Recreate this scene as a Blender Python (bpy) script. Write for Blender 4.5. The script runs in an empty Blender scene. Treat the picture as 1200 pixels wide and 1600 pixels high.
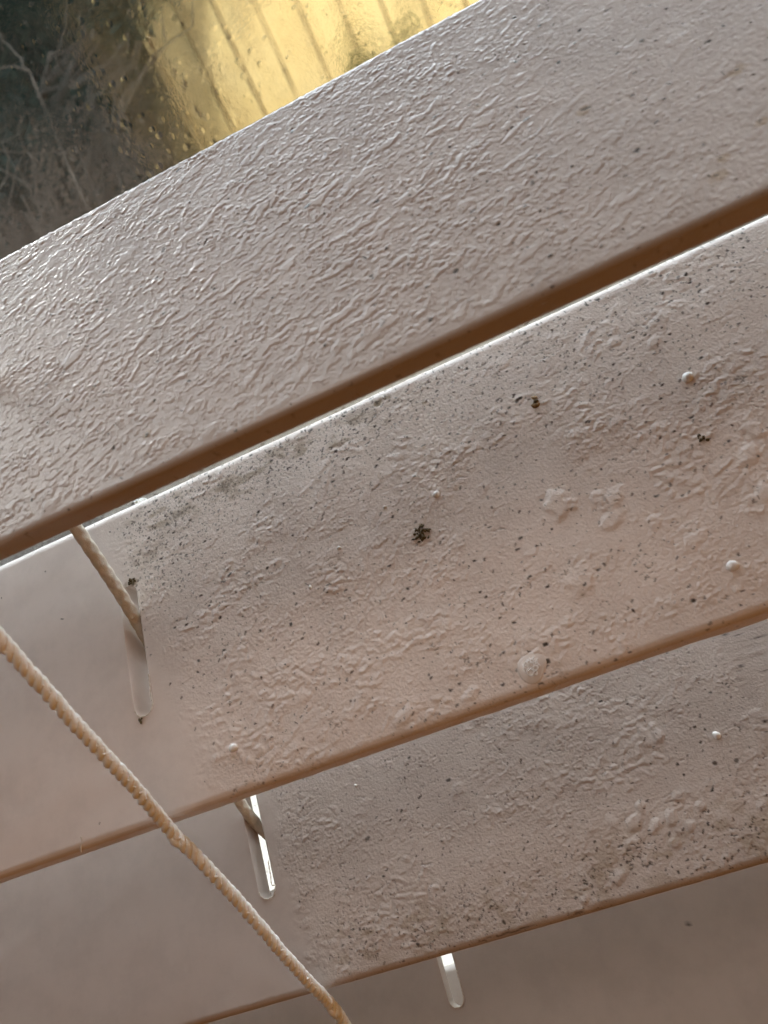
import bpy, bmesh, math, random
import numpy as np
from mathutils import Vector, Matrix
sc = bpy.context.scene
sc.cycles.blur_glossy = 0.3
MM = 0.001
rad = math.radians

# ------------------------------------------------------------------ camera
cam_d = bpy.data.cameras.new('camera'); cam = bpy.data.objects.new('camera', cam_d)
sc.collection.objects.link(cam); sc.camera = cam
CX, CY, CZ = (0.90746, 0.3797, 0.17984), (-0.0131, 0.45341, -0.8912), (-0.41993, 0.80638, 0.41643)
cam.matrix_world = Matrix((CX + (61.81439*MM,), CY + (-70.96955*MM,), CZ + (62.43204*MM,), (0, 0, 0, 1)))
cam_d.sensor_fit = 'VERTICAL'; cam_d.sensor_height = 36; cam_d.lens = 26.01
cam_d.clip_start = 0.005; cam_d.clip_end = 500
cam_d.dof.use_dof = True; cam_d.dof.focus_distance = 0.122; cam_d.dof.aperture_fstop = 42

# ------------------------------------------------------------------ light
sc.view_settings.view_transform = 'Standard'; sc.view_settings.look = 'None'
sc.view_settings.exposure = 0; sc.view_settings.gamma = 1
world = bpy.data.worlds.new('World'); sc.world = world; world.use_nodes = True
wn = world.node_tree; wn.nodes.clear()
def W(t, **k):
    n = wn.nodes.new(t)
    for a, b in k.items(): setattr(n, a, b)
    return n
wl = wn.links.new
wo = W('ShaderNodeOutputWorld'); wb = W('ShaderNodeBackground'); wl(wb.outputs[0], wo.inputs[0])
tc = W('ShaderNodeTexCoord'); sx = W('ShaderNodeSeparateXYZ'); wl(tc.outputs['Generated'], sx.inputs[0])
def wmap(src, a, b, c=0.0, d=1.0):
    m = W('ShaderNodeMapRange', interpolation_type='SMOOTHSTEP')
    m.inputs[1].default_value = a; m.inputs[2].default_value = b; m.inputs[3].default_value = c; m.inputs[4].default_value = d
    wl(src, m.inputs[0]); return m.outputs[0]
def wmix(f, a, b):
    m = W('ShaderNodeMix', data_type='RGBA'); wl(f, m.inputs[0])
    for s, i in ((a, 6), (b, 7)):
        if isinstance(s, tuple): m.inputs[i].default_value = (*s, 1)
        else: wl(s, m.inputs[i])
    return m.outputs[2]
room_up = (0.07, 0.055, 0.046); room_low = (0.15, 0.058, 0.016)
room_right = (0.42, 0.18, 0.036)
sky_hi = (7.0, 7.9, 8.7); out_low = (0.16, 0.17, 0.15)
room = wmix(wmap(sx.outputs[2], -0.25, 0.30), room_low, room_up)
room = wmix(wmap(sx.outputs[0], 0.0, 0.9), room, room_right)
outs = wmix(wmap(sx.outputs[2], -0.02, 0.16), out_low, sky_hi)
mz = W('ShaderNodeMath', operation='MULTIPLY_ADD'); wl(sx.outputs[2], mz.inputs[0]); mz.inputs[1].default_value = -0.64; wl(sx.outputs[1], mz.inputs[2])
low = W('ShaderNodeMath', operation='MINIMUM'); wl(mz.outputs[0], low.inputs[0]); wl(sx.outputs[1], low.inputs[1])   # below the window head only
col = wmix(wmap(low.outputs[0], 0.03, 0.12), room, outs)
nd = W('ShaderNodeVectorMath', operation='NORMALIZE'); wl(tc.outputs['Generated'], nd.inputs[0])
dp = W('ShaderNodeVectorMath', operation='DOT_PRODUCT'); wl(nd.outputs[0], dp.inputs[0]); dp.inputs[1].default_value = Vector((-0.42, 0.73, 0.54)).normalized()
col = wmix(wmap(dp.outputs['Value'], 0.9915, 0.9965), col, (55, 56, 55))          # bright sky patch added to raise glints on the wet slat
wl(col, wb.inputs[0]); wb.inputs[1].default_value = 1.0

def spot(name, loc, aim, power, color, size, angle):
    l = bpy.data.lights.new(name, 'SPOT'); l.energy = power; l.color = color; l.shadow_soft_size = size
    l.spot_size = rad(angle); l.spot_blend = 0.12
    o = bpy.data.objects.new(name, l); sc.collection.objects.link(o); o.location = loc
    o.rotation_euler = (Vector(aim) - Vector(loc)).to_track_quat('-Z', 'Y').to_euler()
    return o
la = bpy.data.lights.new('near_fill_lamp', 'AREA'); la.shape = 'DISK'; la.size = 0.07; la.energy = 0.017; la.spread = rad(110); la.color = (1.0, 0.86, 0.77)  # lamp added near the camera so the lower slats fall off darker
lo_ = bpy.data.objects.new('near_fill_lamp', la); sc.collection.objects.link(lo_); lo_.location = (0.02, -0.060, 0.16)
lo_.rotation_euler = (Vector((0.04, 0.0, -0.01)) - lo_.location).to_track_quat('-Z', 'Y').to_euler()
spot('sunlight_on_wall', (4.5, 1.2, 4.6), (1.2, 8, 1.0), 4700, (1.0, 0.92, 0.70), 0.04, 27)

spot('paving_fill_lamp', (0.6, 0.6, 3.6), (-0.4, 2.4, -1.2), 1500, (1.0, 0.97, 0.9), 0.04, 40)  # spot added to whiten the paving seen through the slots
lb = bpy.data.lights.new('sky_fill_lamp', 'AREA'); lb.size = 3.0; lb.energy = 115; lb.color = (0.82, 0.94, 1.0)  # added lamp lifting the dark trees, in place of sky over the roof
lbo = bpy.data.objects.new('sky_fill_lamp', lb); sc.collection.objects.link(lbo); lbo.location = (-2.0, 1.0, 4.2)
lbo.rotation_euler = (Vector((-2.6, 6.0, 0.8)) - lbo.location).to_track_quat('-Z', 'Y').to_euler()
# ------------------------------------------------------------------ materials
class Mat:
    def __init__(s, name):
        s.m = bpy.data.materials.new(name); s.m.use_nodes = True; s.t = s.m.node_tree
        s.b = s.t.nodes['Principled BSDF']; s.out = s.t.nodes['Material Output']
    def n(s, t, **k):
        q = s.t.nodes.new(t)
        for a, b in k.items(): setattr(q, a, b)
        return q
    def l(s, a, b): s.t.links.new(a, b)
    def mix(s, f, a, b):
        m = s.n('ShaderNodeMix', data_type='RGBA')
        for v, i in ((f, 0), (a, 6), (b, 7)):
            if isinstance(v, tuple): m.inputs[i].default_value = (*v, 1)
            elif isinstance(v, (int, float)): m.inputs[i].default_value = v
            else: s.l(v, m.inputs[i])
        return m.outputs[2]
    def noise(s, scale, detail=3, rough=0.5, vec=None, dist=0.0):
        q = s.n('ShaderNodeTexNoise'); q.inputs['Scale'].default_value = scale; q.inputs['Detail'].default_value = detail
        q.inputs['Roughness'].default_value = rough; q.inputs['Distortion'].default_value = dist
        s.l(vec if vec is not None else s.obj(), q.inputs['Vector']); return q.outputs[0]
    def obj(s):
        if not hasattr(s, 'tc'): s.tc = s.n('ShaderNodeTexCoord')
        return s.tc.outputs['Object']
    def mapr(s, src, a, b, c=0.0, d=1.0):
        m = s.n('ShaderNodeMapRange', interpolation_type='SMOOTHSTEP')
        for i, v in ((1, a), (2, b), (3, c), (4, d)): m.inputs[i].default_value = v
        s.l(src, m.inputs[0]); return m.outputs[0]
    def math(s, op, a, b):
        m = s.n('ShaderNodeMath', operation=op)
        for i, v in ((0, a), (1, b)):
            if isinstance(v, (int, float)): m.inputs[i].default_value = v
            else: s.l(v, m.inputs[i])
        return m.outputs[0]
    def bump(s, h, strength, dist):
        b = s.n('ShaderNodeBump'); b.inputs['Strength'].default_value = strength; b.inputs['Distance'].default_value = dist
        s.l(h, b.inputs['Height']); s.l(b.outputs[0], s.b.inputs['Normal']); return b

def slat_material(name, base, rough, fine, finescale, extra=0.06, coat=0.0):
    M = Mat(name)
    at = M.n('ShaderNodeAttribute', attribute_name='mold'); at2 = M.n('ShaderNodeAttribute', attribute_name='stain_shade')
    at3 = M.n('ShaderNodeAttribute', attribute_name='rough')
    tone = M.mapr(M.noise(90, 7, 0.68), 0.32, 0.62)
    c = M.mix(tone, tuple(x*0.90 for x in base), base)
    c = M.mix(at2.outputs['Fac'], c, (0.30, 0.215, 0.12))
    c = M.mix(at.outputs['Fac'], c, (0.030, 0.022, 0.014))
    M.l(c, M.b.inputs['Base Color'])
    r = M.math('ADD', M.mapr(M.noise(300, 3), 0.3, 0.7, rough - 0.05, rough + 0.07), M.math('MULTIPLY', at3.outputs['Fac'], 0.18))
    M.l(r, M.b.inputs['Roughness'])
    M.b.inputs['IOR'].default_value = 1.5
    M.b.inputs['Coat Weight'].default_value = coat; M.b.inputs['Coat Roughness'].default_value = 0.04; M.b.inputs['Coat IOR'].default_value = 1.5
    n1 = M.noise(finescale, 4, 0.6)
    M.bump(M.math('MULTIPLY', n1, M.math('ADD', M.math('MAXIMUM', M.math('SUBTRACT', at3.outputs['Fac'], 0.34), 0.0), extra)), fine, 0.00012)
    return M.m
m_wet = slat_material('wet_white_slat_paint', (0.44, 0.385, 0.35), 0.07, 0.6, 2600, 0.3, 0.0)
m_wet.node_tree.nodes['Principled BSDF'].inputs['Specular IOR Level'].default_value = 0.30
m_dry = slat_material('blistered_white_slat_paint', (0.87, 0.795, 0.755), 0.27, 1.0, 2600)
m_shaded = slat_material('shaded_white_slat_paint', (0.57, 0.50, 0.46), 0.28, 1.0, 2600)  # slat whites differ to carry light levels; this one is darkened as shade
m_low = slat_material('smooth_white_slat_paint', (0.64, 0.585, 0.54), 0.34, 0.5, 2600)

def cord_material(name, a, b):
    M = Mat(name)
    c = M.mix(M.mapr(M.noise(700, 4), 0.35, 0.65), a, b); M.l(c, M.b.inputs['Base Color'])
    M.b.inputs['Roughness'].default_value = 0.6
    M.b.inputs['Subsurface Weight'].default_value = 0.08; M.b.inputs['Subsurface Radius'].default_value = (0.0008, 0.0006, 0.0004)
    M.b.inputs['Subsurface Scale'].default_value = 1.0
    M.bump(M.noise(5200, 3), 0.8, 0.00012); return M.m
m_cord = cord_material('cream_polyester_cord', (0.84, 0.86, 0.83), (0.95, 0.97, 0.95))
m_cord2 = cord_material('old_cream_braid', (0.64, 0.60, 0.50), (0.80, 0.77, 0.68))

def plain(name, c, rough=0.5, c2=None, scale=50, bump=None, trans=0.0, ior=1.45):
    M = Mat(name)
    if c2: M.l(M.mix(M.mapr(M.noise(scale, 5, 0.6), 0.3, 0.7), c, c2), M.b.inputs['Base Color'])
    else: M.b.inputs['Base Color'].default_value = (*c, 1)
    M.b.inputs['Roughness'].default_value = rough; M.b.inputs['Transmission Weight'].default_value = trans
    M.b.inputs['IOR'].default_value = ior
    if bump: M.bump(M.noise(bump[0], 4), bump[1], bump[2])
    return M.m
m_water = plain('water', (1, 1, 1), 0.02, trans=1.0, ior=1.33)
m_milky = plain('milky_water', (0.93, 0.92, 0.91), 0.03, trans=0.05, ior=1.7)
m_film = plain('wet_film', (0.80, 0.74, 0.70), 0.12)
m_foam = plain('white_foam', (0.95, 0.95, 0.95), 0.3); m_foam.node_tree.nodes['Principled BSDF'].inputs['Metallic'].default_value = 0.6
m_dirt = plain('brown_dirt', (0.045, 0.03, 0.015), 0.7, (0.13, 0.09, 0.03), 2500, (6000, 1, 0.0001))
m_seed = plain('amber_droppings', (0.16, 0.09, 0.03), 0.25, (0.30, 0.18, 0.07), 1500)
m_flake = plain('paint_flake', (0.72, 0.66, 0.58), 0.5)

# ------------------------------------------------------------------ helpers
def link(o): sc.collection.objects.link(o); return o
def tag(o, label=None, cat=None, group=None, kind=None):
    if label: o['label'] = label
    if cat: o['category'] = cat
    if group: o['group'] = group
    if kind: o['kind'] = kind
    return o
def mesh_obj(name, V, F, mat, parent=None, smooth=True):
    me = bpy.data.meshes.new(name); me.from_pydata([tuple(v) for v in V], [], F); me.update()
    if smooth: me.polygons.foreach_set('use_smooth', [True]*len(me.polygons))
    me.materials.append(mat); o = link(bpy.data.objects.new(name, me)); o.parent = parent; return o
def empty(name, loc=(0, 0, 0)):
    o = link(bpy.data.objects.new(name, None)); o.location = loc; o.empty_display_size = 0.01; return o

# ------------------------------------------------------------------ noise in numpy
def vnoise(x, y, seed):
    r = np.random.RandomState(seed).rand(256, 256)*2 - 1
    xi = np.floor(x).astype(int); yi = np.floor(y).astype(int); fx = x - xi; fy = y - yi
    fx = fx*fx*fx*(fx*(fx*6 - 15) + 10); fy = fy*fy*fy*(fy*(fy*6 - 15) + 10)
    a = r[xi & 255, yi & 255]; b = r[(xi+1) & 255, yi & 255]; c = r[xi & 255, (yi+1) & 255]; d = r[(xi+1) & 255, (yi+1) & 255]
    return (a*(1-fx) + b*fx)*(1-fy) + (c*(1-fx) + d*fx)*fy
def fbm(x, y, seed, oct=4, gain=0.5):
    s = 0; a = 1; t = 0
    for i in range(oct):
        c, q = math.cos(i*1.1), math.sin(i*1.1); f = 2.03**i
        s = s + a*vnoise((x*c - y*q)*f + 37*i, (x*q + y*c)*f + 11*i, seed + i); t += a; a *= gain
    return s/t
def ss(x, a, b):
    t = np.clip((x - a)/(b - a), 0, 1); return t*t*(3 - 2*t)
def cells(x, y, seed):
    """nearest and second nearest jittered cell: F1, F2, id random, id random 2"""
    rs = np.random.RandomState(seed); jx = rs.rand(256, 256); jy = rs.rand(256, 256); ra = rs.rand(256, 256); rb = rs.rand(256, 256)
    xi = np.floor(x).astype(int); yi = np.floor(y).astype(int)
    F1 = np.full(x.shape, 9.0); F2 = np.full(x.shape, 9.0); A = np.zeros(x.shape); B = np.zeros(x.shape)
    for dx in (-1, 0, 1):
        for dy in (-1, 0, 1):
            i = (xi+dx) & 255; j = (yi+dy) & 255
            d = np.hypot(xi+dx+jx[i, j]-x, yi+dy+jy[i, j]-y)
            c = d < F1; F2 = np.where(c, F1, np.minimum(F2, d)); A = np.where(c, ra[i, j], A); B = np.where(c, rb[i, j], B); F1 = np.where(c, d, F1)
    return F1, F2, A, B
def specks(u, v, size, seed, prob, rmin=0.12, rmax=0.4, stretch=1.0, ang=0.3):
    """sparse ragged dots of dirt; prob may be an array"""
    c, s = math.cos(ang), math.sin(ang)
    wu = u + 0.25*size*fbm(u/size*1.6, v/size*1.6, seed+5, 2); wv = v + 0.25*size*fbm(u/size*1.6+9, v/size*1.6+4, seed+6, 2)
    p = (wu*c + wv*s)/size/stretch; q = (-wu*s + wv*c)/size
    F1, F2, A, B = cells(p, q, seed)
    r = rmin + (rmax - rmin)*B**3
    return np.where(A < prob, 1 - ss(F1, r*0.55, r), 0.0)
def blob(u, v, cu, cv, ru, rv, ang=0.0):
    c, s = math.cos(ang), math.sin(ang); a = ((u-cu)*c + (v-cv)*s)/ru; b = (-(u-cu)*s + (v-cv)*c)/rv
    return np.hypot(a, b)

# --- surface of each slat: height (mm), mold, stain, roughness-variation; u along the slat, v from room edge to window edge (mm)
def wrinkle(u, v, seed, lu, lv, ang):
    c, s = math.cos(ang), math.sin(ang)
    p = (u*c + v*s)/lu; q = (-u*s + v*c)/lv
    wx = 0.8*fbm(p*0.7, q*0.7, seed+50, 3); wy = 0.8*fbm(p*0.7+5, q*0.7+3, seed+60, 3)
    n = fbm(p + wx, q + wy, seed, 4, 0.55)
    return n
def grains(u, v, seed, su, sv, ang, keep=0.75):
    """dense little flat-topped beads of different heights with narrow gaps between"""
    c, s = math.cos(ang), math.sin(ang)
    p = (u*c + v*s)/su; q = (-u*s + v*c)/sv
    wp = 0.32*fbm(p*0.6, q*0.6, seed+1, 3); wq = 0.32*fbm(p*0.6+6, q*0.6+2, seed+2, 3)
    F1, F2, A, B = cells(p + wp, q + wq, seed)
    e = ss(F2 - F1, 0.06, 0.30)*ss(0.95 - F1, 0.0, 0.5)
    return e*np.where(A < keep, 0.25 + 0.75*B, 0.08)
def surf_A(u, v):
    # ang: streaks lean up to the right of the slat's own direction
    n = wrinkle(u, v, 3, 0.80, 0.42, 0.30)
    n2 = wrinkle(u, v, 23, 2.6, 1.1, 0.45)
    isl = ss(n, -0.06, 0.08)                       # raised film with small steep edges
    big = ss(n2, 0.30, 0.38)                       # smoother lens-like puddles
    side = ss(u, 95, 60)*0.62 + 0.38
    quiet = ss(v, 0.3, 2.0)
    g1 = grains(u, v, 801, 0.86, 0.56, 0.42, 0.6); g2 = grains(u, v, 811, 0.48, 0.38, 0.3)
    amp = 0.85 + 0.45*ss(fbm(u/5, v/3.2, 90, 3), -0.25, 0.3)
    h = amp*((0.090*g1 + 0.055*g2 + 0.006*isl)*(1-big) + 0.100*big)*side*quiet
    h = h + 0.03*fbm(u/6, v/4, 88, 2)
    m = np.maximum(specks(u, v, 2.8, 101, 0.55, 0.03, 0.10), specks(u, v, 6.5, 102, 0.4, 0.02, 0.05))*0.95
    m = np.maximum(m, specks(u, v, 1.6, 104, 0.10+0.12*ss(u, 60, 95), 0.05, 0.17, 1.6, 0.5)*0.7)
    m = np.maximum(m, 0.75*specks(u, v, 0.9, 121, 0.10 + 0.16*ss(u, 55, 100), 0.06, 0.22, 1.8, 0.4))
    st = np.zeros_like(u)
    for (a, b, r) in ((87.6, 33.8, .26), (83.8, 30.3, .28), (59.4, 22.9, .24), (64.2, 7.6, .3), (27.2, 5.2, .25), (14.2, 13.9, .22), (72.9, 4.0, .24), (44.7, 16.2, .2), (64.7, 21.9, .2), (69.2, 31.8, .22), (75.9, 23.8, .18),
                      (80, 34, .2), (78.5, 36, .18), (92, 27, .24), (97, 22, .26), (85, 12, .26), (79, 14, .2), (90, 17, .2), (52, 30, .18), (38, 22, .2), (33, 10, .18), (49, 6, .2), (56, 12, .2), (70, 11, .22), (96, 30, .22), (60, 37, .2), (22, 30, .2)):
        m = np.maximum(m, 0.95*(1 - ss(blob(u, v, a, b, r*1.3, r, 0.5) + 0.35*fbm(u*2.5, v*2.5, 9, 2), 0.6, 1.1)))
    for (a, b, r) in ((90.6, 6.0, 0.7), (89.3, 4.2, 0.8), (95.4, 8.2, 0.6), (74, 30, 0.5), (27.2, 5.2, 0.6), (83, 21, 0.8), (97, 16, 0.9)):
        st = np.maximum(st, 0.55*(1 - ss(blob(u, v, a, b, r*1.5, r, 0.4) + 0.4*fbm(u*1.2, v*1.2, 7, 2), 0.3, 1.1)))
        m = np.maximum(m, 0.7*(1 - ss(blob(u, v, a, b+0.2, 0.3, 0.2) + 0.3*fbm(u*3, v*3, 8, 2), 0.5, 1.0)))
    rg = ss(u, 62, 100)*0.5 + 0.25*ss(v, 12, 2)
    return h, m, st, rg
def damaged(u, v, edge, k, ref, seed):
    e = edge + (ref - v)*k
    return ss(u + 3.0*fbm(u/5, v/4, seed, 4), e, e + 6.0)
BB = [(65.3, 21.6, 2.3, 2.5, .42), (63.9, 11.2, 2.2, 2.0, .32), (72.1, 19.9, 2.2, 1.2, .30), (70.2, 20.6, 1.2, 1.1, .25), (70.5, 16.8, 1.6, 1.2, .30), (89, 18.5, 1.4, 1.2, .35),
      (86.8, 41.5, 2.0, .9, .26), (81, 41.1, 1.4, .8, .22), (85.5, 38.6, 1.3, .8, .24), (91, 21, 1.2, 2.0, .34), (92, 15.4, 2.2, 1.0, .3), (88, 13.2, 1.6, 1.1, .3), (94.5, 17.5, 1.6, 1.6, .36),
      (78, 35.5, 1.2, .7, .18), (60.2, 35.6, 1.1, .7, .15), (76.4, 29.7, 1.5, .7, .2), (68.5, 31, 1.4, .8, .16), (79, 11, 2.2, 1.0, .24), (57, 28.2, 1.4, .8, .14),
      (90, 26.5, 1.5, .8, .22), (75, 14.5, 1.4, .9, .2), (37.1, 2.4, 2.2, 1.0, .28), (46, 2.2, 1.8, .9, .25), (31.5, 6.0, 2.4, .9, .2), (24, 9.5, 1.7, 1.0, .18), (21, 3.4, 1.5, 1.0, .2)]
BC = [(66.6, 20.3, 1.2, 1.5, .42), (64.6, 20.9, .9, 1.4, .3), (58.4, 9.8, 1.6, 1.0, .3), (61, 8.4, 1.4, .9, .34), (63.6, 9, 1.3, 1.0, .36), (60, 11.6, 1.2, .9, .3), (65.6, 7, 1.1, .8, .32), (57, 7.3, 1.3, .8, .26), (66, 11.5, 1.2, .9, .28),
      (62.5, 5.6, 1.1, .8, .3), (55, 10.5, 1.2, .9, .2), (68, 9.2, 1.0, .9, .26), (47.3, 2.0, 1.3, .8, .3), (33, 22, 1.6, 1.1, .15), (48.5, 17, 1.6, 1.0, .16), (53, 3.4, 1.6, .9, .3)]
def blistered(u, v, D, blisters, seed, patch):
    n = wrinkle(u, v, seed, 0.95, 0.50, 0.5)
    mid = wrinkle(u, v, seed+9, 3.6, 1.9, 0.7)
    pm = 0.35 + 0.65*ss(fbm(u/6, v/4, seed+17, 4), -0.12, 0.22)           # wrinkled patches between calmer ones
    g1 = grains(u, v, seed+70, 0.85, 0.55, 0.5, 0.6); g2 = grains(u, v, seed+75, 0.45, 0.36, 0.3, 0.6)
    h = D*(0.008*ss(n, -0.15, 0.2) + 0.080*g1 + 0.042*g2 + 0.010*fbm(u/0.6, v/0.5, seed+3, 2))*patch*pm
    F1, F2, A, B = cells(u/1.25 + 0.7*fbm(u/1.3, v/1.3, seed+31, 3), v/0.85 + 0.7*fbm(u/1.3+4, v/1.3, seed+32, 3), seed+33)
    colony = ss(fbm(u/8, v/6, seed+40, 3), 0.10, 0.36)*D
    h = h + colony*(0.02 + 0.12*A)*np.clip(1 - (F1/0.66)**2, 0, 1)
    h = h + D*0.045*ss(mid, 0.22, 0.34)*ss(fbm(u/12, v/8, seed+18, 2), -0.1, 0.2) + 0.05*fbm(u/8, v/5, seed+41, 2)
    for (a, b, ru, rv, hh) in blisters:
        d = blob(u, v, a, b, ru, rv, 0.5) + 0.55*fbm(u/1.3, v/1.3, seed+44, 4)
        w = 1 - ss(d, 0.35, 1.1); h = h*(1 - 0.6*w) + 0.52*hh*w
    F1c, F2c, _, _ = cells(u/2.6 + 0.6*fbm(u/1.6, v/1.2, seed+60, 3), v/1.3 + 0.6*fbm(u/1.6+7, v/1.2+1, seed+61, 3), seed+62)
    crack = (1 - ss(F2c - F1c, 0.015, 0.06))*D*ss(fbm(u/3.0, v/2.2, seed+63, 3), 0.12, 0.42)
    h = h - 0.06*crack
    return h, crack, colony
def surf_B(u, v):
    D = damaged(u, v, -7.0, 0.30, 45, 11)*(0.35 + 0.65*ss(u + 3*fbm(u/5, v/5, 16, 3), -4, 14))
    smoothpatch = 1 - 0.75*ss(fbm(u/13, v/9, 19, 2), 0.1, 0.5)
    patch = (0.35 + 0.65*ss(v, 46, 28) )*smoothpatch*ss(v, 0.8, 3.5)
    h, crack, col = blistered(u, v, D, BB, 200, patch)
    near = ss(v, 30, 47)
    band = np.exp(-((v - 45.8)/3.2)**2)*ss(u, -2, 3)*ss(u, 60, 34)
    corner = np.exp(-((u - 2)/9)**2 - ((v - 39)/8)**2)*ss(u, -3, 1)
    dens = 0.12 + 0.38*near*D + 0.85*band + 0.95*corner
    m = specks(u, v, 0.85, 301, np.clip(dens*D*1.1, 0, 1), 0.09, 0.28, 1.9, 0.3)*0.95
    m = np.maximum(m, specks(u, v, 0.6, 305, np.clip(dens*D*1.0, 0, 1), 0.12, 0.32, 2.4, 0.9)*0.75)
    m = np.maximum(m, specks(u, v, 2.6, 303, 0.28*D, 0.022, 0.085)*1.0)
    m = np.maximum(m, specks(u, v, 0.5, 313, np.clip((band + corner)*0.5, 0, 0.6), 0.15, 0.42, 1.5, 1.3)*0.7)
    m = np.maximum(m, specks(u, v, 1.3, 311, 0.10*D, 0.035, 0.10, 3.4, 0.75)*0.85)
    m = np.maximum(m, 0.55*crack*ss(fbm(u/4, v/4, 92, 2), 0.0, 0.4))
    m = np.maximum(m, specks(u, v, 9.0, 307, 0.35, 0.015, 0.045)*0.9)
    st = np.zeros_like(u)
    for (a, b, ru, rv, s) in ((46.8, 48.2, 1.9, .6, .9), (42.6, 47.4, 2.6, .45, .6), (31, 48.0, 3, .5, .35), (18.5, 45.9, 2.6, .9, .6), (10, 45, 3, 1.3, .5), (53.3, 44.8, .6, .4, .8), (-.6, 36.4, 1.3, .7, .7),
                              (85, 22.5, .5, .6, .9), (3, 40, 4, 2, .25), (63.7, 9.2, .7, .3, .6)):
        d = blob(u, v, a, b, ru, rv, 0.1) + 0.9*fbm(u*1.1, v*1.1, 97, 3)
        st = np.maximum(st, s*(1 - ss(d, 0.25, 1.1)))
        m = np.maximum(m, 0.75*s*(1 - ss(d, 0.15, 0.55))*ss(fbm(u*2.2, v*2.2, 98, 2), -0.2, 0.25))
    st = np.maximum(st, 0.6*band*ss(fbm(u/2.5, v/1.2, 99, 3), 0.0, 0.4))
    return h, m, st, 0.35 + 0.65*D
def surf_C(u, v):
    D = damaged(u, v, -6.5, 0.24, 31, 12)
    D = D*ss(u + 1.2*fbm(u/4, v/4, 14, 2), -2, 1.5 + 0*v)
    smoothpatch = 1 - 0.6*ss(fbm(u/11, v/8, 119, 2), 0.15, 0.5)
    h, crack, col = blistered(u, v, D, BC, 400, 0.95*smoothpatch*ss(v, 0.8, 3.0))
    low = np.exp(-((v - 4.5)/4.5)**2)*ss(u, 2, 10)
    dens = 0.16 + 0.75*low + 0.25*ss(fbm(u/10, v/8, 131, 2), 0.0, 0.5)
    m = specks(u, v, 0.85, 501, np.clip(dens*D*0.75, 0, 1), 0.07, 0.25, 1.9, 0.4)*0.9
    m = np.maximum(m, specks(u, v, 0.7, 505, np.clip(dens*D*0.6, 0, 1), 0.09, 0.26, 2.4, 1.0)*0.8)
    m = np.maximum(m, specks(u, v, 2.4, 503, 0.28*D, 0.03, 0.10)*1.0)
    m = np.maximum(m, crack*np.clip(0.40 + 0.5*low, 0, 0.9))
    st = 0.45*low*D*ss(fbm(u/2.5, v/1.5, 132, 3), -0.05, 0.4)
    # the long dark split along the room edge
    e = np.exp(-((v - 0.25 - 0.35*fbm(u/1.5, 0*v, 133, 3))/0.16)**2)*ss(u, 29, 31)*ss(u, 40, 37)
    m = np.maximum(m, 0.95*e*ss(fbm(u/1.3, v/3, 137, 2), -0.45, -0.1)); h = h - 0.15*e
    for (a, b) in ((16, 19.2), (32.2, 24), (72.6, 14.2), (75.5, 13.6)):
        d = blob(u, v, a, b, 0.5, 0.4) + 0.5*fbm(u*2, v*2, 135, 2); m = np.maximum(m, 0.8*(1 - ss(d, 0.4, 1.0)))
    return h, m, st, 0.35 + 0.65*D
def surf_D(u, v):
    h = 0.02*fbm(u/8, v/6, 61, 2)
    m = specks(u, v, 7.0, 607, 0.5, 0.02, 0.055)*0.9
    return h, m, 0*u, 0.6 + 0*u

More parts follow.
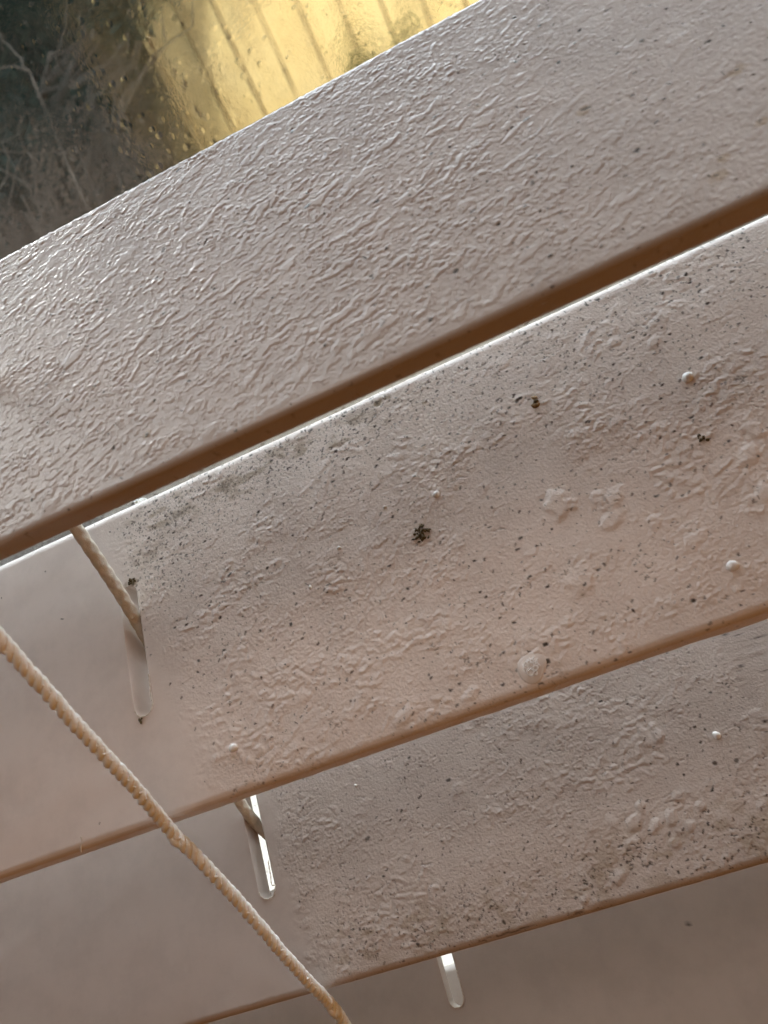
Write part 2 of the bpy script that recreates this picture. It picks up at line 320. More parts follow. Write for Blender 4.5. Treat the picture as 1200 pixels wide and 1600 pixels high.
SLOT_V0, SLOT_V1, SLOT_W = 15.0, 36.0, 3.2
def make_slat(P, ax, T, vis, du, dv, surf, slot_u, mat, label, WID=50.0, sag=None, slot_tilt=0.0, SLOT_V0=15.0, RF=1.1, RE=1.4):
    u_, w_, n_ = [Vector(a).normalized() for a in ax]
    # along-slat stations: fine where the picture shows them, coarse outside
    L0, L1 = -240.0, 300.0
    us = list(np.arange(vis[0], vis[1], du)); x = vis[1]; st = du
    while x < L1: us.append(x); st *= 1.25; x += min(st, 8)
    us.append(L1)
    lo = []; x = vis[0]; st = du
    while x > L0: st *= 1.25; x -= min(st, 8); lo.append(x)
    us = np.array(sorted(lo) + us)
    if sum((us > slot_u - 3) & (us < slot_u + 3)) < 12:
        us = np.array(sorted(list(us[(us < slot_u - 3) | (us > slot_u + 3)]) + list(np.arange(slot_u - 3, slot_u + 3.01, 0.3))))
              # rounding of the long edges
    vin = np.arange(RF, WID - RE + 1e-6, dv); NV = len(vin)
    prof = []                               # (v, z, nv, nz, is_top)
    for v in vin: prof.append((v, 0, 0, 1))
    def arc(cv, cz, r, a0, a1, n):
        for i in range(1, n):
            a = rad(a0 + (a1 - a0)*i/n); prof.append((cv + r*math.cos(a), cz + r*math.sin(a), math.cos(a), math.sin(a)))
    vend = vin[-1]; RE2 = WID - vend
    arc(vend, -RE2*1.0, RE2, 90, 0, 7)
    for z in np.linspace(-RE2, -T + RE2, 4): prof.append((WID, z, 1, 0))
    arc(vend, -T + RE2, RE2, 0, -90, 5)
    for v in vin[::-1]: prof.append((v, -T, 0, -1))
    rb = 0.5
    for i in range(1, 8):
        a = rad(-90 - 90*i/8); prof.append((RF + RF*math.cos(a), -T + rb + rb*math.sin(a), math.cos(a), math.sin(a)))
    for z in np.linspace(-T + rb, -RF, 5): prof.append((0, z, -1, 0))
    for i in range(1, 9):
        a = rad(180 - 90*i/9); prof.append((RF + RF*math.cos(a), -RF + RF*math.sin(a), math.cos(a), math.sin(a)))
    prof = np.array(prof); NP = len(prof); NU = len(us)
    U, Vv = np.meshgrid(us, prof[:, 0], indexing='ij'); Zz = np.broadcast_to(prof[:, 1], U.shape).copy()
    Nv = np.broadcast_to(prof[:, 2], U.shape); Nz = np.broadcast_to(prof[:, 3], U.shape)
    # arclength-like v for the surface functions: continue past the edge so that patterns are not stretched
    sv = np.where(Nz < 1, np.where(prof[:, 0] < 25, -(-prof[:, 1])*0.8 + prof[:, 0], prof[:, 0] + (-prof[:, 1])*0.8), prof[:, 0])
    sv = np.broadcast_to(sv, U.shape)
    h, m, stn_shade, rg = surf(U, sv)
    up = np.clip(Nz, 0, 1)
    side = np.where(Nz < 0, 0.0, 1.0)
    hh = h*(0.25 + 0.75*up)*side
    stn_shade = np.maximum(stn_shade, 0.30*(Nv < -0.5)*(0.8 + 0.2*fbm(U/3, sv, 44, 2)))  # front edge browned: some real yellowing, the rest room shade put in colour
    m = m*side*(0.35 + 0.65*up); stn_shade = stn_shade*side
    if sag is not None: Zz = Zz + sag(U)*np.where(prof[:, 0] < 25, 1, 0)[None, :]*np.clip(-Zz/T, 0, 1)*-1
    # holes: snap the rim of the removed cells on to a stadium
    cu = slot_u + slot_tilt*(Vv - 25)
    r = SLOT_W/2
    vc = np.clip(Vv, SLOT_V0 + r, SLOT_V1 - r)
    dist = np.hypot(U - cu, Vv - vc) - r
    hh = hh + 0.10*np.exp(-(dist/0.25)**2)*side*0.35
    Uo, Vo = U.copy(), Vv.copy()
    Cu = 0.25*(U[:-1, :-1] + U[1:, :-1] + U[:-1, 1:] + U[1:, 1:]); Cv = 0.25*(Vv[:-1, :-1] + Vv[1:, :-1] + Vv[:-1, 1:] + Vv[1:, 1:])
    ccu = slot_u + slot_tilt*(Cv - 25)
    cd = np.hypot(Cu - ccu, Cv - np.clip(Cv, SLOT_V0 + r, SLOT_V1 - r)) - r
    istop = np.arange(NP - 1) < NV - 1
    b0 = NV + 6 + 4 + 4; isbot = (np.arange(NP - 1) >= b0) & (np.arange(NP - 1) < b0 + NV - 1)
    rem = (cd < 0) & (istop | isbot)[None, :]
    full = np.zeros((NU, NP), bool); kept = np.zeros((NU, NP), bool)
    for a in (0, 1):
        for b in (0, 1):
            full[a:NU-1+a, b:NP-1+b] |= rem; kept[a:NU-1+a, b:NP-1+b] |= ~rem
    rim = full & kept
    dirx = (U - cu); diry = (Vv - vc); dl = np.hypot(dirx, diry) + 1e-9
    Uo = np.where(rim, cu + dirx/dl*r, Uo); Vo = np.where(rim, vc + diry/dl*r, Vo)
    hh = np.where(rim, 0.0, hh)
    X = Uo; Y = Vo + Nv*hh; Z = Zz + Nz*hh
    co = np.stack([X, Y, Z], -1).reshape(-1, 3)*MM
    idx = np.arange(NU*NP).reshape(NU, NP)
    q = np.stack([idx[:-1, :], np.roll(idx, -1, 1)[:-1, :], np.roll(idx, -1, 1)[1:, :], idx[1:, :]], -1)   # closed around
    keep = np.ones((NU-1, NP), bool); keep[:, :NP-1] = ~rem
    quads = q[keep]
    # walls of the slot
    walls = []
    tri = np.argwhere(rem & istop[None, :])
    R = rem
    ic = {}
    for i, j in tri:
        jb = b0 + (NV - 2 - j)
        for (ei, ej, A, B) in ((i-1, j, (i, j), (i, j+1)), (i+1, j, (i+1, j+1), (i+1, j)), (i, j-1, (i+1, j), (i, j)), (i, j+1, (i, j+1), (i+1, j+1))):
            if not R[ei, ej]:
                def bt(p): return idx[p[0], b0 + (NV - 1 - p[1])]
                walls.append((idx[A], idx[B], bt(B), bt(A)))
    allq = np.concatenate([quads, np.array(walls, int).reshape(-1, 4)]) if walls else quads
    allq = allq[:, ::-1]
    me = bpy.data.meshes.new('slat_board')
    nf = len(allq)
    me.vertices.add(NU*NP); me.vertices.foreach_set('co', co.ravel())
    me.loops.add(nf*4 + 2*NP); me.polygons.add(nf + 2)
    loops = np.concatenate([allq.ravel(), idx[0, :], idx[-1, ::-1]])
    me.loops.foreach_set('vertex_index', loops)
    starts = np.concatenate([np.arange(nf)*4, [nf*4, nf*4 + NP]]); me.polygons.foreach_set('loop_start', starts)
    me.update(calc_edges=True)
    smooth = np.ones(nf + 2, bool); smooth[len(quads):] = False; me.polygons.foreach_set('use_smooth', smooth)
    for nm, arr in (('mold', m), ('stain_shade', stn_shade), ('rough', rg)):
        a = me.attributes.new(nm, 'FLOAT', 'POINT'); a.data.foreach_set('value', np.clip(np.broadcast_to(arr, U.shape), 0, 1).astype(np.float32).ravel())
    me.materials.append(mat); me.validate()
    o = link(bpy.data.objects.new('blind_slat', me))
    M = Matrix((u_, w_, n_)).transposed().to_4x4(); M.translation = Vector(P)*MM
    o.matrix_world = M
    tag(o, label, 'blind slat', 'slats of the blind, one above another')
    return M

def on(M, u, v, h=0.0): return M @ (Vector((u, v, h))*MM)

def sagB(U):
    return ss(U, 25, 60)*(0.40 + 0.95*fbm(U/6.0, 0*U, 71, 3)) + 0.9*np.exp(-((U - 82)/5.0)**2)
def sagC(U):
    return ss(U, 10, 40)*(0.2 + 0.6*fbm(U/5.0, 0*U, 75, 3))
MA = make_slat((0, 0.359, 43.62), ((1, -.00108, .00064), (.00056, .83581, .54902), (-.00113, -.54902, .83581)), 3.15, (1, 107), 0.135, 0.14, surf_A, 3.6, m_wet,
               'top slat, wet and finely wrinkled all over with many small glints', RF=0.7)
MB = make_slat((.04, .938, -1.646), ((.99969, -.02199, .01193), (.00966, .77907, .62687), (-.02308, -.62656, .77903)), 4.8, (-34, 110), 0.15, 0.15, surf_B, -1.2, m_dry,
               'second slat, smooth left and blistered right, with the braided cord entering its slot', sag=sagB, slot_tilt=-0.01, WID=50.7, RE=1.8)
MC = make_slat((-.009, -.566, -43.592), ((.99993, -.01086, .0052), (.00594, .82071, .57131), (-.01048, -.57124, .82072)), 4.0, (-66, 80), 0.16, 0.16, surf_C, -4.4, m_shaded,
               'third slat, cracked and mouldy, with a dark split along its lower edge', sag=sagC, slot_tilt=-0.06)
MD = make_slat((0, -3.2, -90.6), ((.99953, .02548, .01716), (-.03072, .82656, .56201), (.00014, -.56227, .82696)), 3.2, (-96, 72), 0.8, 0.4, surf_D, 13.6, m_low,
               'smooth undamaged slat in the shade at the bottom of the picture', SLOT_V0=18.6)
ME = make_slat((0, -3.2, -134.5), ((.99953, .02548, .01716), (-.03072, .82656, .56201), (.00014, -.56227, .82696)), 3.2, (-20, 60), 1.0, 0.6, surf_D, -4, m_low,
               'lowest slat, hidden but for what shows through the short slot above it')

# ------------------------------------------------------------------ cords
def frames(path):
    path = [Vector(p) for p in path]; out = []; N = None
    for i, p in enumerate(path):
        t = (path[min(i+1, len(path)-1)] - path[max(i-1, 0)]).normalized()
        if N is None: N = t.orthogonal().normalized()
        N = (N - t*N.dot(t)).normalized(); out.append((p, N, t.cross(N)))
    return out
def smooth_path(pts, step):
    P = [Vector(p) for p in pts]; P = [P[0]*2 - P[1]] + P + [P[-1]*2 - P[-2]]; out = []
    for i in range(1, len(P)-2):
        n = max(2, int((P[i+1]-P[i]).length/step))
        for k in range(n):
            t = k/n; a, b, c, d = P[i-1], P[i], P[i+1], P[i+2]
            out.append(0.5*((2*b) + (c-a)*t + (2*a-5*b+4*c-d)*t*t + (3*b-a-3*c+d)*t**3))
    out.append(P[-2]); return out
def tube(V, F, fr, rfun, seg):
    b = len(V)
    for i, (p, n, m) in enumerate(fr):
        for k in range(seg):
            a = 2*math.pi*k/seg; r = rfun(i, a); V.append(p + (n*math.cos(a) + m*math.sin(a))*r)
    for i in range(len(fr)-1):
        for k in range(seg):
            k2 = (k+1) % seg; F.append((b+i*seg+k, b+i*seg+k2, b+(i+1)*seg+k2, b+(i+1)*seg+k))
    F.append(tuple(b+k for k in range(seg))[::-1]); F.append(tuple(b+(len(fr)-1)*seg+k for k in range(seg)))
def twisted(pts, R, r, nst, pitch, seed, seg=8, step=0.16, rmul=None):
    rnd = random.Random(seed); V, F = [], []
    path = smooth_path(pts, step); fr = frames(path); arc = [0]
    for i in range(1, len(path)): arc.append(arc[-1] + (path[i]-path[i-1]).length)
    for s in range(nst):
        sp = []; ph = 2*math.pi*s/nst; j1, j2 = rnd.random()*9, rnd.random()*9
        for i, (p, n, m) in enumerate(fr):
            a = ph + 2*math.pi*arc[i]/pitch + 0.25*math.sin(arc[i]*0.9 + j1); k = rmul(arc[i]) if rmul else 1
            rr = R*k*(1 + 0.10*math.sin(arc[i]*1.7 + j2)); sp.append(p + (n*math.cos(a) + m*math.sin(a))*rr)
        tube(V, F, frames(sp), lambda i, a: r*(rmul(arc[min(i, len(arc)-1)]) if rmul else 1)*(1 + 0.06*math.sin(arc[i]*2.3 + j1*3)), seg)
    return [v*MM for v in V], F
# ladder cord hanging in front of the slats
def LC(z):
    return (-0.6 + 0.5*math.sin(z*0.05), -1.75 + (0.9 if abs(z+3) < 3 else 0) , z)
lad = empty('ladder_cord', (-0.0006, -0.0018, -0.11))
lpts = [(1.5, -2.9, 92), (1.7, -2.9, 70), (2.0, -2.9, 50), (2.2, -2.7, 34), (2.3, -2.5, 20), (2.3, -2.0, 9), (1.4, -1.0, 1.0), (1.2, -0.85, -2.6), (2.2, -1.5, -8), (3.2, -2.2, -18), (3.6, -2.6, -30), (3.6, -2.3, -39), (3.2, -1.45, -46.0), (3.0, -1.5, -50.0), (3.0, -2.3, -56), (3, -3.6, -66), (3, -4.3, -84), (3, -4.3, -110)]
V, F = twisted(lpts, 0.43, 0.50, 3, 4.0, 3, seg=10, step=0.12)
def fix(o, par):
    o.parent = par; o.matrix_parent_inverse = par.matrix_basis.inverted(); return o
c1 = fix(mesh_obj('twisted_strands', V, F, m_cord), lad)
# fine crossing yarns wound the other way, that give the ladder cord its knobbly outline
V, F = twisted(lpts, 0.62, 0.16, 3, -4.0, 8, seg=6, step=0.12)
fix(mesh_obj('binding_yarn', V, F, m_cord), lad)
def rung(pts, r, seed, mat=None):
    V, F = twisted(pts, r*0.6, r*0.62, 3, 3.0, seed, seg=8); return V, F
# knots where the rungs leave the cord, one at each slat edge
def knot(center, R, seed):
    cx, cy, cz = center; V, F = [], []
    rnd = random.Random(seed)
    pts = []
    for i in range(40):
        t = i/39; a = t*math.pi*3.0
        pts.append((cx + R*math.cos(a)*(1 - .25*math.sin(t*9)), cy - 0.1 + R*0.9*math.sin(a), cz + 2.3 - 4.9*t + 0.35*math.sin(a*2+1)))
    sp = smooth_path(pts, 0.2); tube(V, F, frames(sp), lambda i, a: 0.5*(1 + 0.12*math.sin(i*0.6)), 9)
    return [v*MM for v in V], F
V, F = knot((1.35, -1.15, -3.6), 0.38, 1); fix(mesh_obj('knot', V, F, m_cord), lad)
V, F = knot((3.2, -1.8, -47.2), 0.28, 2); fix(mesh_obj('knot', V, F, m_cord), lad)
for (x, y0, z0, M_, T_, sd) in ((1.4, -1.0, -4.0, MB, 4.8, 4), (3.1, -1.4, -47.0, MC, 4.0, 5), (3.4, -2.2, 40.6, MA, 3.5, 6)):
    a = M_ @ Vector((x*MM, 0.6*MM, (-T_-0.35)*MM)); b = M_ @ Vector((x*MM, 48*MM, (-T_-0.45)*MM)); c = M_ @ Vector((x*MM, 51.5*MM, (-1.5)*MM))
    V, F = rung([a/MM, b/MM, c/MM], 0.4, sd); fix(mesh_obj('rung', V, F, m_cord), lad)
# torn white fibre standing at the first knot
tag(lad, 'cream twisted ladder cord hanging in front of the slat edges, knotted at each slat', 'cord')

# lift cord through the slots
pB = on(MB, -0.9, 31.0); pC = on(MC, -5.3, 29.5)
pA = on(MA, 3.6, 25)
def braid(pts, r0, k, step=0.12, seg=24):
    V, F = [], []; path = smooth_path(pts, step); fr = frames(path); arc = [0]
    for i in range(1, len(path)): arc.append(arc[-1] + (path[i]-path[i-1]).length)
    def rf(i, a):
        s = arc[i]; x = math.sin(4*a + k*s); y = math.sin(4*a - k*s)
        return r0*(1 + 0.10*max(x, y)*(1 if x > y else 0.85))
    tube(V, F, fr, rf, seg); return [v*MM for v in V], F
top = Vector((4.4, 22.0, 120))
path = [top, Vector((4.2, 23.0, 80)), pA/MM, (pA/MM + pB/MM)*0.5 + Vector((0.3, 0.1, 0)), pB/MM, (pB/MM + pC/MM)*0.5 + Vector((-0.5, 0, 0)), pC/MM, pC/MM + Vector((0.5, 1.5, -16)), pC/MM + Vector((0.5, 2, -47))]
V, F = braid(path, 0.92, 2.6)
lc = mesh_obj('lift_cord', V, F, m_cord2)
tag(lc, 'thin braided lift cord running down behind the top slat and through the slots', 'cord')

# ------------------------------------------------------------------ drops, foam and dirt on the slats
def dome(r, h, seed, jag=0.08, rings=8, seg=20, sx=1.0):
    V, F = [], []; rnd = random.Random(seed); ph = rnd.random()*6
    V.append(Vector((0, 0, h)))
    for i in range(1, rings+1):
        t = i/rings*math.pi/2
        for k in range(seg):
            a = 2*math.pi*k/seg; rr = r*math.sin(t)*(1 + jag*math.sin(2*a+ph) + jag*0.6*math.sin(3*a+ph*2))
            V.append(Vector((rr*math.cos(a)*sx, rr*math.sin(a), h*math.cos(t))))
    V += [Vector((v.x, v.y, -0.35)) for v in V[-seg:]]
    for k in range(seg): F.append((0, 1+k, 1+(k+1) % seg))
    for i in range(rings):
        for k in range(seg):
            a = 1+i*seg; F.append((a+k, a+seg+k, a+seg+(k+1) % seg, a+(k+1) % seg))
    F.append(tuple(1+rings*seg+k for k in range(seg))[::-1])
    return V, F
def put(o, M, u, v, h=0.0):
    L = M.copy(); L.translation = on(M, u, v, h); o.matrix_world = L; return o
def drop(M, u, v, r, h, label, seed, h0=0.1, mat=None):
    V, F = dome(r, h, seed); o = mesh_obj('water_drop', [p*MM for p in V], F, mat or m_milky); put(o, M, u, v, h0)
    tag(o, label, 'water drop', 'drops standing on the slats'); return o
drop(MB, 87.1, 31.6, .75, .55, 'white water drop on the second slat, at upper right above the brown speck', 1)
drop(MB, 50.4, 30.0, .5, .45, 'small bright water drop on the second slat just above the fuzzy brown mould tuft', 2)
drop(MB, 12.2, 6.2, .62, .5, 'white water drop low on the second slat, between its slot and the foam', 3)
drop(MB, 81.1, 6.2, .7, .42, 'milky water drop on the second slat close to its lower edge at far right', 4)
drop(MC, 74.5, 17.8, .6, .5, 'single white water drop at the right of the third slat', 5)
drop(MB, 28.7, 24.1, .28, .28, 'tiny drop in the left middle of the second slat, nearest the slot', 6)
drop(MB, 34.4, 28.1, .30, .28, 'tiny drop below left of the bright drop on the second slat', 7)
drop(MB, 42.7, 31.3, .26, .28, 'tiniest drop to the left of the bright water drop on the second slat', 8)
drop(MC, 16.0, 28.0, .26, .22, 'tiny drop at the left of the third slat, right of its slot', 10)
# foam
foam = empty('foam_bubbles'); put(foam, MB, 54.6, 2.9)
def child(name, V, F, mat): 
    o = mesh_obj(name, [p*MM for p in V], F, mat); o.parent = foam; return o
V, F = dome(1.9, .22, 31, 0.10, 10, 32); child('foam_base', [v + Vector((0, 0, .02)) for v in V], F, m_film)
rnd = random.Random(7); bl = [(-.35, -.55, .42), (.05, .25, .30), (-.72, .15, .26), (.45, -.3, .27), (.15, -.85, .26), (-.5, .62, .20), (-.1, .72, .18), (.42, .35, .17), (.28, .75, .15), (-.82, .5, .15), (.62, .65, .13), (.72, .1, .16), (.8, .42, .11), (.55, .92, .11), (.1, 1.0, .12), (-.3, .95, .12), (.85, -.15, .13), (.3, -.55, .14), (-.9, -.2, .14), (.95, .7, .09), (.7, 1.1, .08), (-.05, -.2, .15)]
for (x, y, r) in bl:
    V, F = dome(r, r*0.9, int(x*100), 0.02, 6, 16); z = .22*math.sqrt(max(0, 1 - (x*x+y*y)/3.6)) + .04; child('bubble', [v + Vector((x, y, z + .02)) for v in V], F, m_water)
    ring = [(x + r*1.02*math.cos(k*.4), y + r*1.02*math.sin(k*.4), z + r*.25) for k in range(17)]; V, F = [], []; tube(V, F, frames(ring), lambda i, a: .035 + r*.07, 6); child('bubble_rim', V, F, m_foam)
tag(foam, 'round cluster of white foam bubbles at the lower edge of the second slat', 'foam')
# drop hanging under the edge at the far right
V, F = dome(1.5, .55, 12, 0.15, 8, 20, 0.35); V = [Vector((v.y*1.0, v.x*0.55, -v.z)) for v in V]
o = mesh_obj('water_drop', [p*MM for p in V], [f[::-1] for f in F], m_water); put(o, MB, 85.0, 1.3, -4.9)
tag(o, 'flat bright water drop hanging under the lower edge of the second slat at far right', 'water drop', 'drops standing on the slats')

def clump(name, M, u, v, items, mat, label, cat, seed):
    V, F = [], []; rnd = random.Random(seed)
    for (x, y, z, r, st) in items:
        bm = bmesh.new(); bmesh.ops.create_icosphere(bm, subdivisions=2, radius=r)
        b = len(V); a = rnd.random()*3
        for q in bm.verts:
            c = q.co*(1 + rnd.uniform(-.22, .22)); c.x *= st
            V.append(Vector((c.x*math.cos(a)-c.y*math.sin(a)+x, c.x*math.sin(a)+c.y*math.cos(a)+y, c.z*0.6+z)))
        for f in bm.faces: F.append(tuple(b+q.index for q in f.verts))
        bm.free()
    o = mesh_obj(name, [p*MM for p in V], F, mat); put(o, M, u, v, 0.08); tag(o, label, cat); return o
R_ = random.Random(5)
tuft = [(R_.gauss(0, .55), R_.gauss(0, .5), R_.uniform(0, .15), R_.uniform(.07, .22), R_.uniform(1, 2.5)) for _ in range(48)]
clump('mould_tuft', MB, 46.5, 25.5, tuft, m_dirt, 'fuzzy olive-brown mould tuft in the middle of the second slat', 'mould', 1)
clump('insect_dropping', MB, 68.0, 37.2, [(0, .1, .1, .34, 1.2), (-.25, -.35, .05, .45, 1.3), (.05, .75, .05, .42, 1.1)], m_seed, 'amber and black dropping high on the second slat, right of the middle', 'dirt speck', 2)
clump('dirt_grain', MB, 68.0, 37.35, [(0, 0, .25, .26, 1.3)], m_dirt, 'black grain lying on top of the amber dropping', 'dirt speck', 3)
clump('dirt_grain', MB, 84.9, 22.5, [(R_.gauss(0, .25), R_.gauss(0, .3), .05, R_.uniform(.1, .22), 1.3) for _ in range(9)], m_dirt, 'small olive dirt grain at the right of the second slat, below the white drop', 'dirt speck', 4)
clump('dirt_grain', MB, -1.95, 14.6, [(0, 0, .05, .2, 2.4), (.3, .25, .05, .14, 1.5)], m_dirt, 'dark crumb just below the end of the slot in the second slat', 'dirt speck', 5)
clump('dirt_grain', MB, -.4, 36.6, [(R_.gauss(0, .45), R_.gauss(0, .25), .05, R_.uniform(.1, .25), 1.3) for _ in range(14)], m_dirt, 'grey lint of dirt caught at the upper end of the slot behind the lift cord', 'dirt speck', 6)
V, F = [], []
fp = smooth_path([(0, 0, .1), (.15, .6, .3), (.5, 1.2, .35), (.55, 2.0, .6)], 0.1); tube(V, F, frames(fp), lambda i, a: .14*(1 - i/len(fp)*0.6)*(1 + .8*abs(math.cos(a))), 8)
o = mesh_obj('paint_flake', [v*MM for v in V], F, m_flake); put(o, MB, -14.5, -0.2, -0.5); tag(o, 'thin curled paint flake on the lower edge of the second slat at far left', 'paint flake')
# ragged white lip round the slot ends
def lip(M, u, tilt, seed, label, SLOT_V0=15.0):
    rnd = random.Random(seed); pts = []
    r = SLOT_W/2
    for i in range(15):
        a = math.pi + math.pi*i/14 + 0.15; x = u + tilt*(SLOT_V0 - 25) + r*0.98*math.cos(a); y = SLOT_V0 + r + r*math.sin(a)
        pts.append((x, y + rnd.uniform(-.05, .05), 0.05 + rnd.uniform(0, .12)))
    for k in range(6): pts.append((u + r + rnd.uniform(-.05, .06), SLOT_V0 + r + 0.3 + k*0.8, 0.04 + rnd.uniform(0, .1)))
    V, F = [], []; sp = smooth_path(pts, 0.15); tube(V, F, frames(sp), lambda i, a: .085*(1 + .4*math.sin(i*1.3)), 6)
    o = mesh_obj('slot_lip', [v*MM for v in V], F, m_flake); o.parent = bpy.data.objects[label]
slats = [o for o in sc.objects if o.name.startswith('blind_slat')]
lip(MB, -1.2, -0.01, 1, slats[1].name); lip(MC, -4.4, -0.06, 2, slats[2].name); lip(MD, 13.6, 0, 3, slats[3].name, 18.6)

# ------------------------------------------------------------------ window glass, wet
M = Mat('wet_window_glass'); M.t.nodes.remove(M.b)
gl = M.n('ShaderNodeBsdfRefraction'); gl.inputs['IOR'].default_value = 1.33; gl.inputs['Roughness'].default_value = 0.0
gs = M.n('ShaderNodeBsdfGlossy'); gs.inputs['Roughness'].default_value = 0.02
fr_ = M.n('ShaderNodeFresnel'); mx = M.n('ShaderNodeMixShader'); M.l(fr_.outputs[0], mx.inputs[0]); M.l(gl.outputs[0], mx.inputs[1]); M.l(gs.outputs[0], mx.inputs[2]); 
tr = M.n('ShaderNodeBsdfTransparent'); tr.inputs[0].default_value = (0.97, 0.98, 0.97, 1); mt = M.n('ShaderNodeMixShader')
M.l(M.mapr(M.noise(150, 3, 0.6), 0.35, 0.65, 0.3, 0.62), mt.inputs[0]); M.l(tr.outputs[0], mt.inputs[1]); M.l(mx.outputs[0], mt.inputs[2]); M.l(mt.outputs[0], M.out.inputs[0])
n1 = M.noise(430, 4, 0.6, dist=0.5); n2 = M.noise(95, 2)
vo = M.n('ShaderNodeTexVoronoi'); vo.inputs['Scale'].default_value = 480; M.l(M.obj(), vo.inputs['Vector'])
wet = M.mapr(M.noise(28, 2), 0.42, 0.62)
cell = M.mapr(vo.outputs['Distance'], 0.0, 0.38, 1.0, 0.0)
gate = M.mapr(vo.outputs['Color'], 0.35, 0.6)
n3 = M.noise(1000, 3, 0.6)
hgt = M.math('ADD', M.math('MULTIPLY', n3, 1.3), M.math('ADD', M.math('ADD', M.math('MULTIPLY', n1, M.math('ADD', M.math('MULTIPLY', wet, 0.8), 0.25)), M.math('MULTIPLY', n2, 0.5)), M.math('MULTIPLY', M.math('MULTIPLY', cell, gate), 3.4)))
b = M.n('ShaderNodeBump'); b.inputs['Strength'].default_value = 1.0; b.inputs['Distance'].default_value = 0.000045; M.l(hgt, b.inputs['Height'])
M.l(b.outputs[0], gl.inputs['Normal']); M.l(b.outputs[0], gs.inputs['Normal'])
def box(V, F, x0, x1, y0, y1, z0, z1):
    b = len(V)
    for x in (x0, x1):
        for y in (y0, y1):
            for z in (z0, z1): V.append((x, y, z))
    F += [tuple(b+i for i in f) for f in ((0, 1, 3, 2), (4, 6, 7, 5), (0, 4, 5, 1), (2, 3, 7, 6), (0, 2, 6, 4), (1, 5, 7, 3))]
V, F = [], []; box(V, F, -.6, .7, .078, .0785, -.7, .6)
g = mesh_obj('window_pane', V, F, M.m, smooth=False); tag(g, 'wet window pane with rippled water film behind the blind', 'window')

# unseen rail added behind the blind to keep window light off the lower slats
m_shade_rail = plain('white_shade_rail', (0.75, 0.74, 0.70), 0.35, (0.68, 0.66, 0.61), 40)
V, F = [], []; box(V, F, -.6, .7, .0585, .0775, -.055, -.016)
o = mesh_obj('shade_rail', V, F, m_shade_rail, smooth=False)
bv = o.modifiers.new('round', 'BEVEL'); bv.width = 0.002; bv.segments = 3
tag(o, 'narrow white rail added behind the slats to block window light', 'window frame')
# ------------------------------------------------------------------ outside
m_ground = plain('leaf_litter', (0.22, 0.20, 0.17), 0.9, (0.36, 0.33, 0.29), 3, (14, 1, 0.05))
V, F = [], []
N = 60
for i in range(N+1):
    for j in range(N+1):
        x = -60 + 120*i/N; y = 0.35 + 120*(j/N)**1.6; z = -1.25 + 0.03*math.sin(x*1.7)*math.cos(y)
        z += 5.5*max(0, min(1, (y - 11)/14))**1.2*(1 + .15*math.sin(x*.3))
        V.append((x, y, z))
for i in range(N):
    for j in range(N): a = i*(N+1)+j; F.append((a, a+N+1, a+N+2, a+1))
tag(mesh_obj('ground', V, F, m_ground), 'leaf strewn ground rising to a bank outside', kind='structure')

m_pave = plain('pale_paving', (0.60, 0.60, 0.57), 0.8, (0.72, 0.72, 0.69), 5)
V, F = [], []; box(V, F, -6, 6, 0.30, 3.4, -1.5, -1.19)
tag(mesh_obj('paving', V, F, m_pave, smooth=False), 'pale paving strip outside under the window', kind='structure')
# yellow boarded wall
MW = Mat('yellow_boards')
MW.l(MW.mix(MW.mapr(MW.noise(2.5, 6, 0.65), 0.3, 0.7), (0.84, 0.66, 0.32), (0.90, 0.76, 0.44)), MW.b.inputs['Base Color']); MW.b.inputs['Roughness'].default_value = 0.7
m_bat = plain('batten', (0.10, 0.06, 0.03), 0.7, (0.24, 0.15, 0.06), 12)
shed = empty('yellow_shed', (1.4, 8, -1.25))
V, F = [], []; box(V, F, -1.47, 5.2, 8.0, 11, -1.3, 3.9); fix(mesh_obj('wall', V, F, MW.m, smooth=False), shed)
for k in range(18):
    x = -1.13 + 0.345*k
    if x > 5.1: break
    V, F = [], []; box(V, F, x - .014, x + .014, 7.96, 7.998, -1.3, 3.88); fix(mesh_obj('batten', V, F, m_bat, smooth=False), shed)
V, F = [], []; box(V, F, -1.53, -1.475, 7.955, 8.04, -1.3, 3.89); fix(mesh_obj('corner_board', V, F, MW.m, smooth=False), shed)
V, F = [], []; box(V, F, -1.8, 5.5, 7.6, 11.3, 3.905, 4.05); fix(mesh_obj('roof', V, F, m_bat, smooth=False), shed)
tag(shed, 'sunlit yellow shed wall with narrow dark vertical battens seen through the wet glass', 'building')

m_leaf = plain('dark_evergreen_leaf', (0.010, 0.046, 0.052), 0.45, (0.07, 0.18, 0.18), 7)
m_leaf2 = plain('green_leaf', (0.04, 0.07, 0.02), 0.5, (0.10, 0.12, 0.04), 6)
m_bark = plain('grey_bark', (0.26, 0.24, 0.22), 0.85, (0.50, 0.47, 0.44), 30)
m_dead = plain('brown_dead_leaf', (0.26, 0.23, 0.20), 0.8, (0.46, 0.42, 0.38), 6)
def leaves(V, F, centers, n, size, rnd, sq=(1, 1, 1)):
    for _ in range(n):
        c, r = rnd.choice(centers)
        d = Vector((rnd.gauss(0, 1), rnd.gauss(0, 1), rnd.gauss(0, 1))).normalized()*r*rnd.random()**0.45
        p = Vector(c) + Vector((d.x*sq[0], d.y*sq[1], d.z*sq[2]))
        a = Vector((rnd.uniform(-1, 1), rnd.uniform(-1, 1), rnd.uniform(-1, 1))).normalized(); b_ = a.orthogonal().normalized()
        s = size*rnd.uniform(.5, 1.3); i = len(V)
        V += [p - a*s, p + b_*s*.4, p + a*s, p - b_*s*.4]; F.append((i, i+1, i+2, i+3))
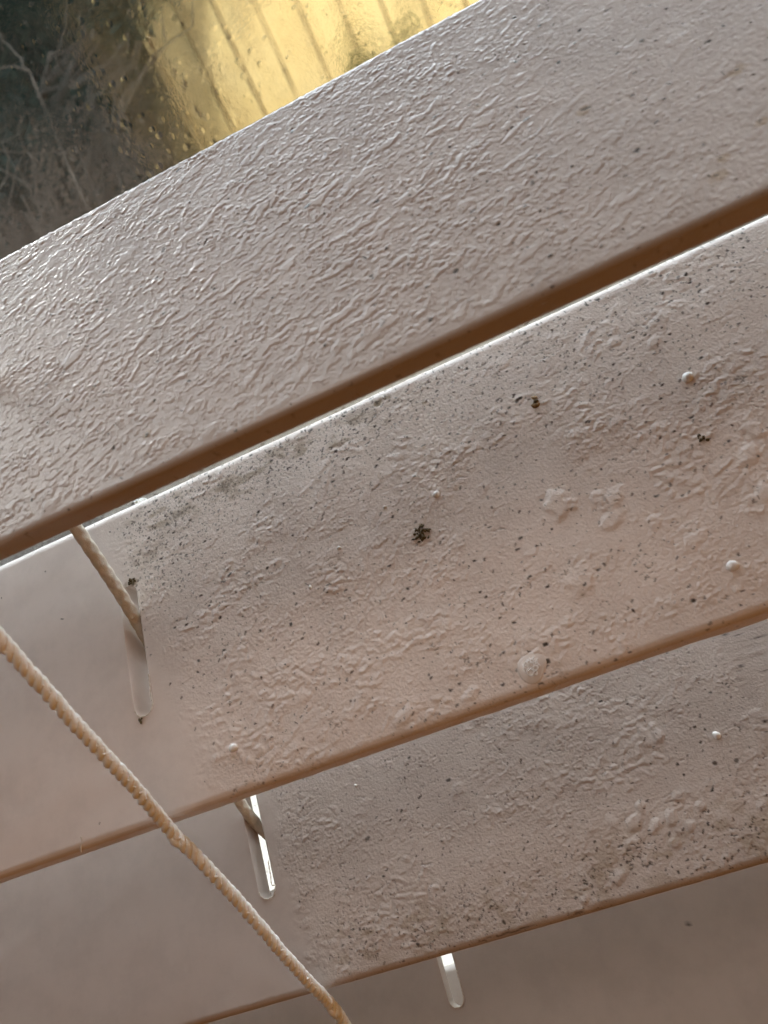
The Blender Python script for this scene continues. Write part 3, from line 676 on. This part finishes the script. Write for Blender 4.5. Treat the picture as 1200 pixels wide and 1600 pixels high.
def limb(V, F, a, b, r0, r1, rnd, wob=.08, seg=6):
    a, b = Vector(a), Vector(b); n = 7; L = (b-a).length
    pts = [a.lerp(b, i/n) + Vector((rnd.uniform(-1, 1), rnd.uniform(-1, 1), rnd.uniform(-1, 1)))*wob*L*(0 if i in (0,) else 1) for i in range(n+1)]
    tube(V, F, frames(pts), lambda i, t: r0 + (r1-r0)*i/n, seg); return pts
def tree(name, base, height, cents, nleaf, lsize, mat, label, cat, seed, spread=1.0):
    rnd = random.Random(seed); t = empty(name, base); V, F = [], []
    tp = Vector(base) + Vector((0, 0, height)); pts = limb(V, F, base, tp, height*.035, height*.008, rnd, .02, 8)
    for c, r in cents:
        s = pts[rnd.randint(2, 5)]; q = limb(V, F, s, c, height*.010, height*.003, rnd, .05)
        for _ in range(3): limb(V, F, q[rnd.randint(2, 6)], Vector(c) + Vector((rnd.uniform(-r, r), rnd.uniform(-r, r), rnd.uniform(-r, r))), height*.004, height*.001, rnd, .07, 5)
    fix(mesh_obj('trunk', V, F, m_bark), t)
    V, F = [], []; leaves(V, F, cents, nleaf, lsize, rnd); fix(mesh_obj('crown', V, F, mat, smooth=False), t)
    tag(t, label, cat); return t
rn = random.Random(4)
c_ = [((rn.uniform(-4.6, -2.05), rn.uniform(5.3, 7.0), rn.uniform(.95, 3.4)), rn.uniform(.4, .75)) for _ in range(46)]
c_ += [((-1.0 + .3*i, 5.4 + .1*i, 1.45 + .10*i), .28) for i in range(4)]
tree('evergreen_tree', (-3.0, 6.4, -1.28), 5.2, c_, 48000, .075, m_leaf, 'dark blue-green evergreen tree at the upper left beyond the glass', 'tree', 1)
rn = random.Random(14)
c_ = [((rn.uniform(-9, -2.0), rn.uniform(8.5, 10), rn.uniform(-.6, 5.5)), rn.uniform(.6, 1.0)) for _ in range(60)]
tree('cypress_tree', (-4.6, 9.4, -1.28), 6.8, c_, 60000, .17, m_leaf, 'second evergreen tree standing farther back behind the first', 'tree', 21)
rn = random.Random(24)
c_ = [((rn.uniform(-3.6, -1.75), rn.uniform(7.0, 7.9), rn.uniform(-1.0, 3.0)), rn.uniform(.25, .42)) for _ in range(60)]
tree('laurel_bush', (-2.6, 7.5, -1.28), 3.6, c_, 34000, .06, m_leaf, 'tall dense dark bush filling the gap beside the yellow shed', 'bush', 31)
# bare twiggy bush
rnd = random.Random(12); t = empty('bare_bush', (-1.7, 4.6, -1.28)); V, F = [], []
for _ in range(70):
    a = Vector((-2.5 + rnd.uniform(-.8, .8), 4.6 + rnd.uniform(-.4, .6), -1.28)); b_ = a + Vector((rnd.uniform(-.9, .9), rnd.uniform(-.4, .4), rnd.uniform(1.5, 2.3)))
    p = limb(V, F, a, b_, .015, .006, rnd, .05, 5)
    for _ in range(5):
        s = p[rnd.randint(3, 7)]; q = limb(V, F, s, s + Vector((rnd.uniform(-.5, .5), rnd.uniform(-.3, .3), rnd.uniform(-.1, .45))), .007, .0025, rnd, .07, 4)
        for _ in range(2): s2 = q[rnd.randint(2, 6)]; limb(V, F, s2, s2 + Vector((rnd.uniform(-.2, .2), rnd.uniform(-.15, .15), rnd.uniform(-.1, .2))), .0025, .001, rnd, .07, 3)
fix(mesh_obj('branches', V, F, m_bark), t)
V, F = [], []; leaves(V, F, [((rnd.uniform(-3.4, -1.5), rnd.uniform(4.7, 5.6), rnd.uniform(-.4, .75)), .4) for _ in range(30)], 9000, .035, rnd); fix(mesh_obj('dead_leaves', V, F, m_dead, smooth=False), t)
tag(t, 'leafless grey-brown twiggy bush below the evergreen tree', 'bush')
rn = random.Random(9)
tree('garden_shrub', (1.25, 6.6, -1.28), 1.9, [((rn.uniform(.15, 1.9), rn.uniform(6.4, 7), rn.uniform(-.4, .62)), rn.uniform(.12, .3)) for _ in range(22)], 5000, .03, m_leaf2, 'low green shrub in front of the yellow boards', 'bush', 7)
bpy.context.view_layer.update()
